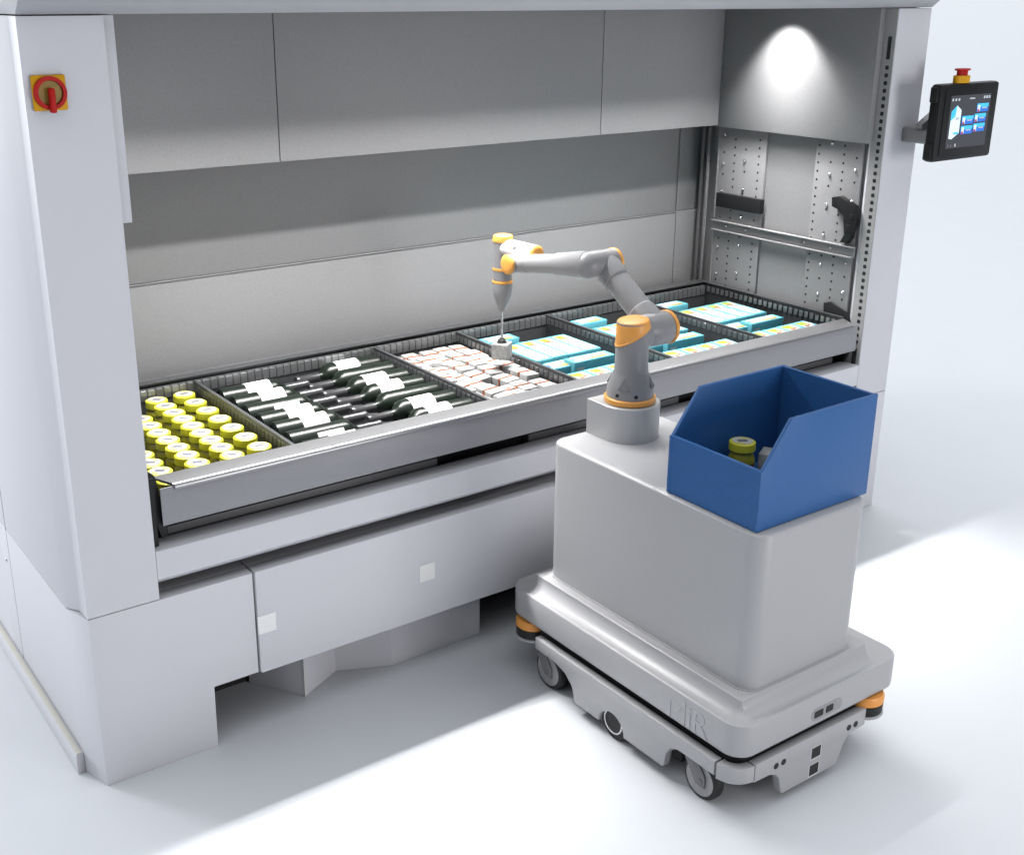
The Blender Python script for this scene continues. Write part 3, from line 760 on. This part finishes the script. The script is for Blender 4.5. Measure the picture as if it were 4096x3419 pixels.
b = MB(); b.tube((TX, TY, .972), (TX, TY, 1.083), .0048, n=16); apart(b, 'suction_rod', 'steel')
b = MB(); b.lathe([(.9605, .018), (.963, .019), (.967, .013), (.970, .016), (.974, .011), (.980, .006)], (TX, TY, 0), n=24); apart(b, 'suction_cup', 'rubber')
hb = make_parcel('plain white parcel hanging from the suction cup of the robot arm', (TX, TY, .900), None, .064, .064, .060)
hb.rotation_euler = (0, 0, math.radians(35))
# the held parcel shows no band on its faces towards the viewer
for ch in list(hb.children):
    if ch.name.startswith('band'): bpy.data.objects.remove(ch)
    else:
        b = MB(); b.box(-.032, .032, -.032, .032, 0, .060, .003); old = ch.data
        me = bpy.data.meshes.new('wrapper'); b.bm.to_mesh(me); b.bm.free(); me.materials.append(M['parcel']); ch.data = me
b = MB(); b.box(-.030, -.018, -.0326, -.0318, .001, .006); b.box(.016, .027, -.0326, -.0318, .001, .006); b.build('print', 'printgrey', hb)

# ------------------------------------------------------------------ lights
wd_ = bpy.data.worlds.new('World'); SC.world = wd_; wd_.use_nodes = True
nt = wd_.node_tree; bg = nt.nodes['Background']
bg.inputs['Color'].default_value = (.93, .965, 1.0, 1)
# studio dome: brighter behind and to the right, softer in front
tcw = nt.nodes.new('ShaderNodeTexCoord'); dt = nt.nodes.new('ShaderNodeVectorMath'); dt.operation = 'DOT_PRODUCT'
dt.inputs[1].default_value = (.12, .90, 1.70)
nt.links.new(tcw.outputs['Generated'], dt.inputs[0])
ad = nt.nodes.new('ShaderNodeMath'); ad.operation = 'ADD'; ad.inputs[1].default_value = .10
nt.links.new(dt.outputs['Value'], ad.inputs[0]); cl = nt.nodes.new('ShaderNodeMath'); cl.operation = 'MAXIMUM'; cl.inputs[1].default_value = .03
nt.links.new(ad.outputs[0], cl.inputs[0]); nt.links.new(cl.outputs[0], bg.inputs['Strength'])
def lamp(name, kind, loc, target, energy, color=(1, 1, 1), **kw):
    l = bpy.data.lights.new(name, kind); l.energy = energy; l.color = color
    for k, v in kw.items(): setattr(l, k, v)
    o = bpy.data.objects.new(name, l); COL.objects.link(o); o.location = loc
    o.rotation_euler = (Vector(target) - Vector(loc)).to_track_quat('-Z', 'Y').to_euler()
    return o
lamp('front_fill', 'AREA', (2.8, -6.0, 1.6), (1.4, -.5, .75), 112, (1, .985, .985), shape='SQUARE', size=1.8)  # unseen fill lamp added to brighten the robot and cabinet fronts
lamp('left_fill', 'AREA', (-5.0, 8.5, 3.0), (-.24, .7, 1.0), 520, (.97, .985, 1), shape='SQUARE', size=2.0)  # unseen fill lamp added to lift the cabinet's left side
# bay lights fixed under the hood
a = lamp('bay_strip_lamp', 'AREA', (1.55, .54, 2.12), (1.55, .54, 0), 50, (1, .99, .97), shape='RECTANGLE', size=2.9, size_y=.03)
a.data.spread = math.radians(90)
a = lamp('bay_front_strip_lamp', 'AREA', (1.55, .50, 2.13), (1.55, -.26, 0), 25, (1, .99, .97), shape='RECTANGLE', size=2.9, size_y=.03)
a.data.spread = math.radians(96)
lamp('bay_spot_lamp', 'SPOT', (2.945, .49, 2.15), (3.345, .49, 1.2), 26, (1, .99, .97), spot_size=math.radians(92), spot_blend=.6, shadow_soft_size=.025)

# ------------------------------------------------------------------ camera
cd = bpy.data.cameras.new('Camera'); cam = bpy.data.objects.new('Camera', cd); COL.objects.link(cam)
Rr, Rd, Rf = Vector((.82020659, -.57206744, 0)), Vector((-.18723675, -.26845229, -.94492104)), Vector((.54055855, .77503046, -.32729838))
mt = Matrix(((Rr.x, -Rd.x, -Rf.x, CAM.x), (Rr.y, -Rd.y, -Rf.y, CAM.y), (Rr.z, -Rd.z, -Rf.z, CAM.z), (0, 0, 0, 1)))
cam.matrix_world = mt
cd.sensor_width = 36; cd.sensor_fit = 'HORIZONTAL'; cd.lens = 36 * 4692.72 / 4096
cd.shift_x = (2048 - 1879.0) / 4096; cd.shift_y = -(1709.5 - 1613.15) / 4096
cd.clip_start = .05; cd.clip_end = 4000
SC.camera = cam
SC.view_settings.view_transform = 'Standard'; SC.view_settings.look = 'None'
SC.view_settings.exposure = 0; SC.view_settings.gamma = 1; SC.view_settings.use_curve_mapping = False
SC.cycles.max_bounces = 8; SC.cycles.diffuse_bounces = 1
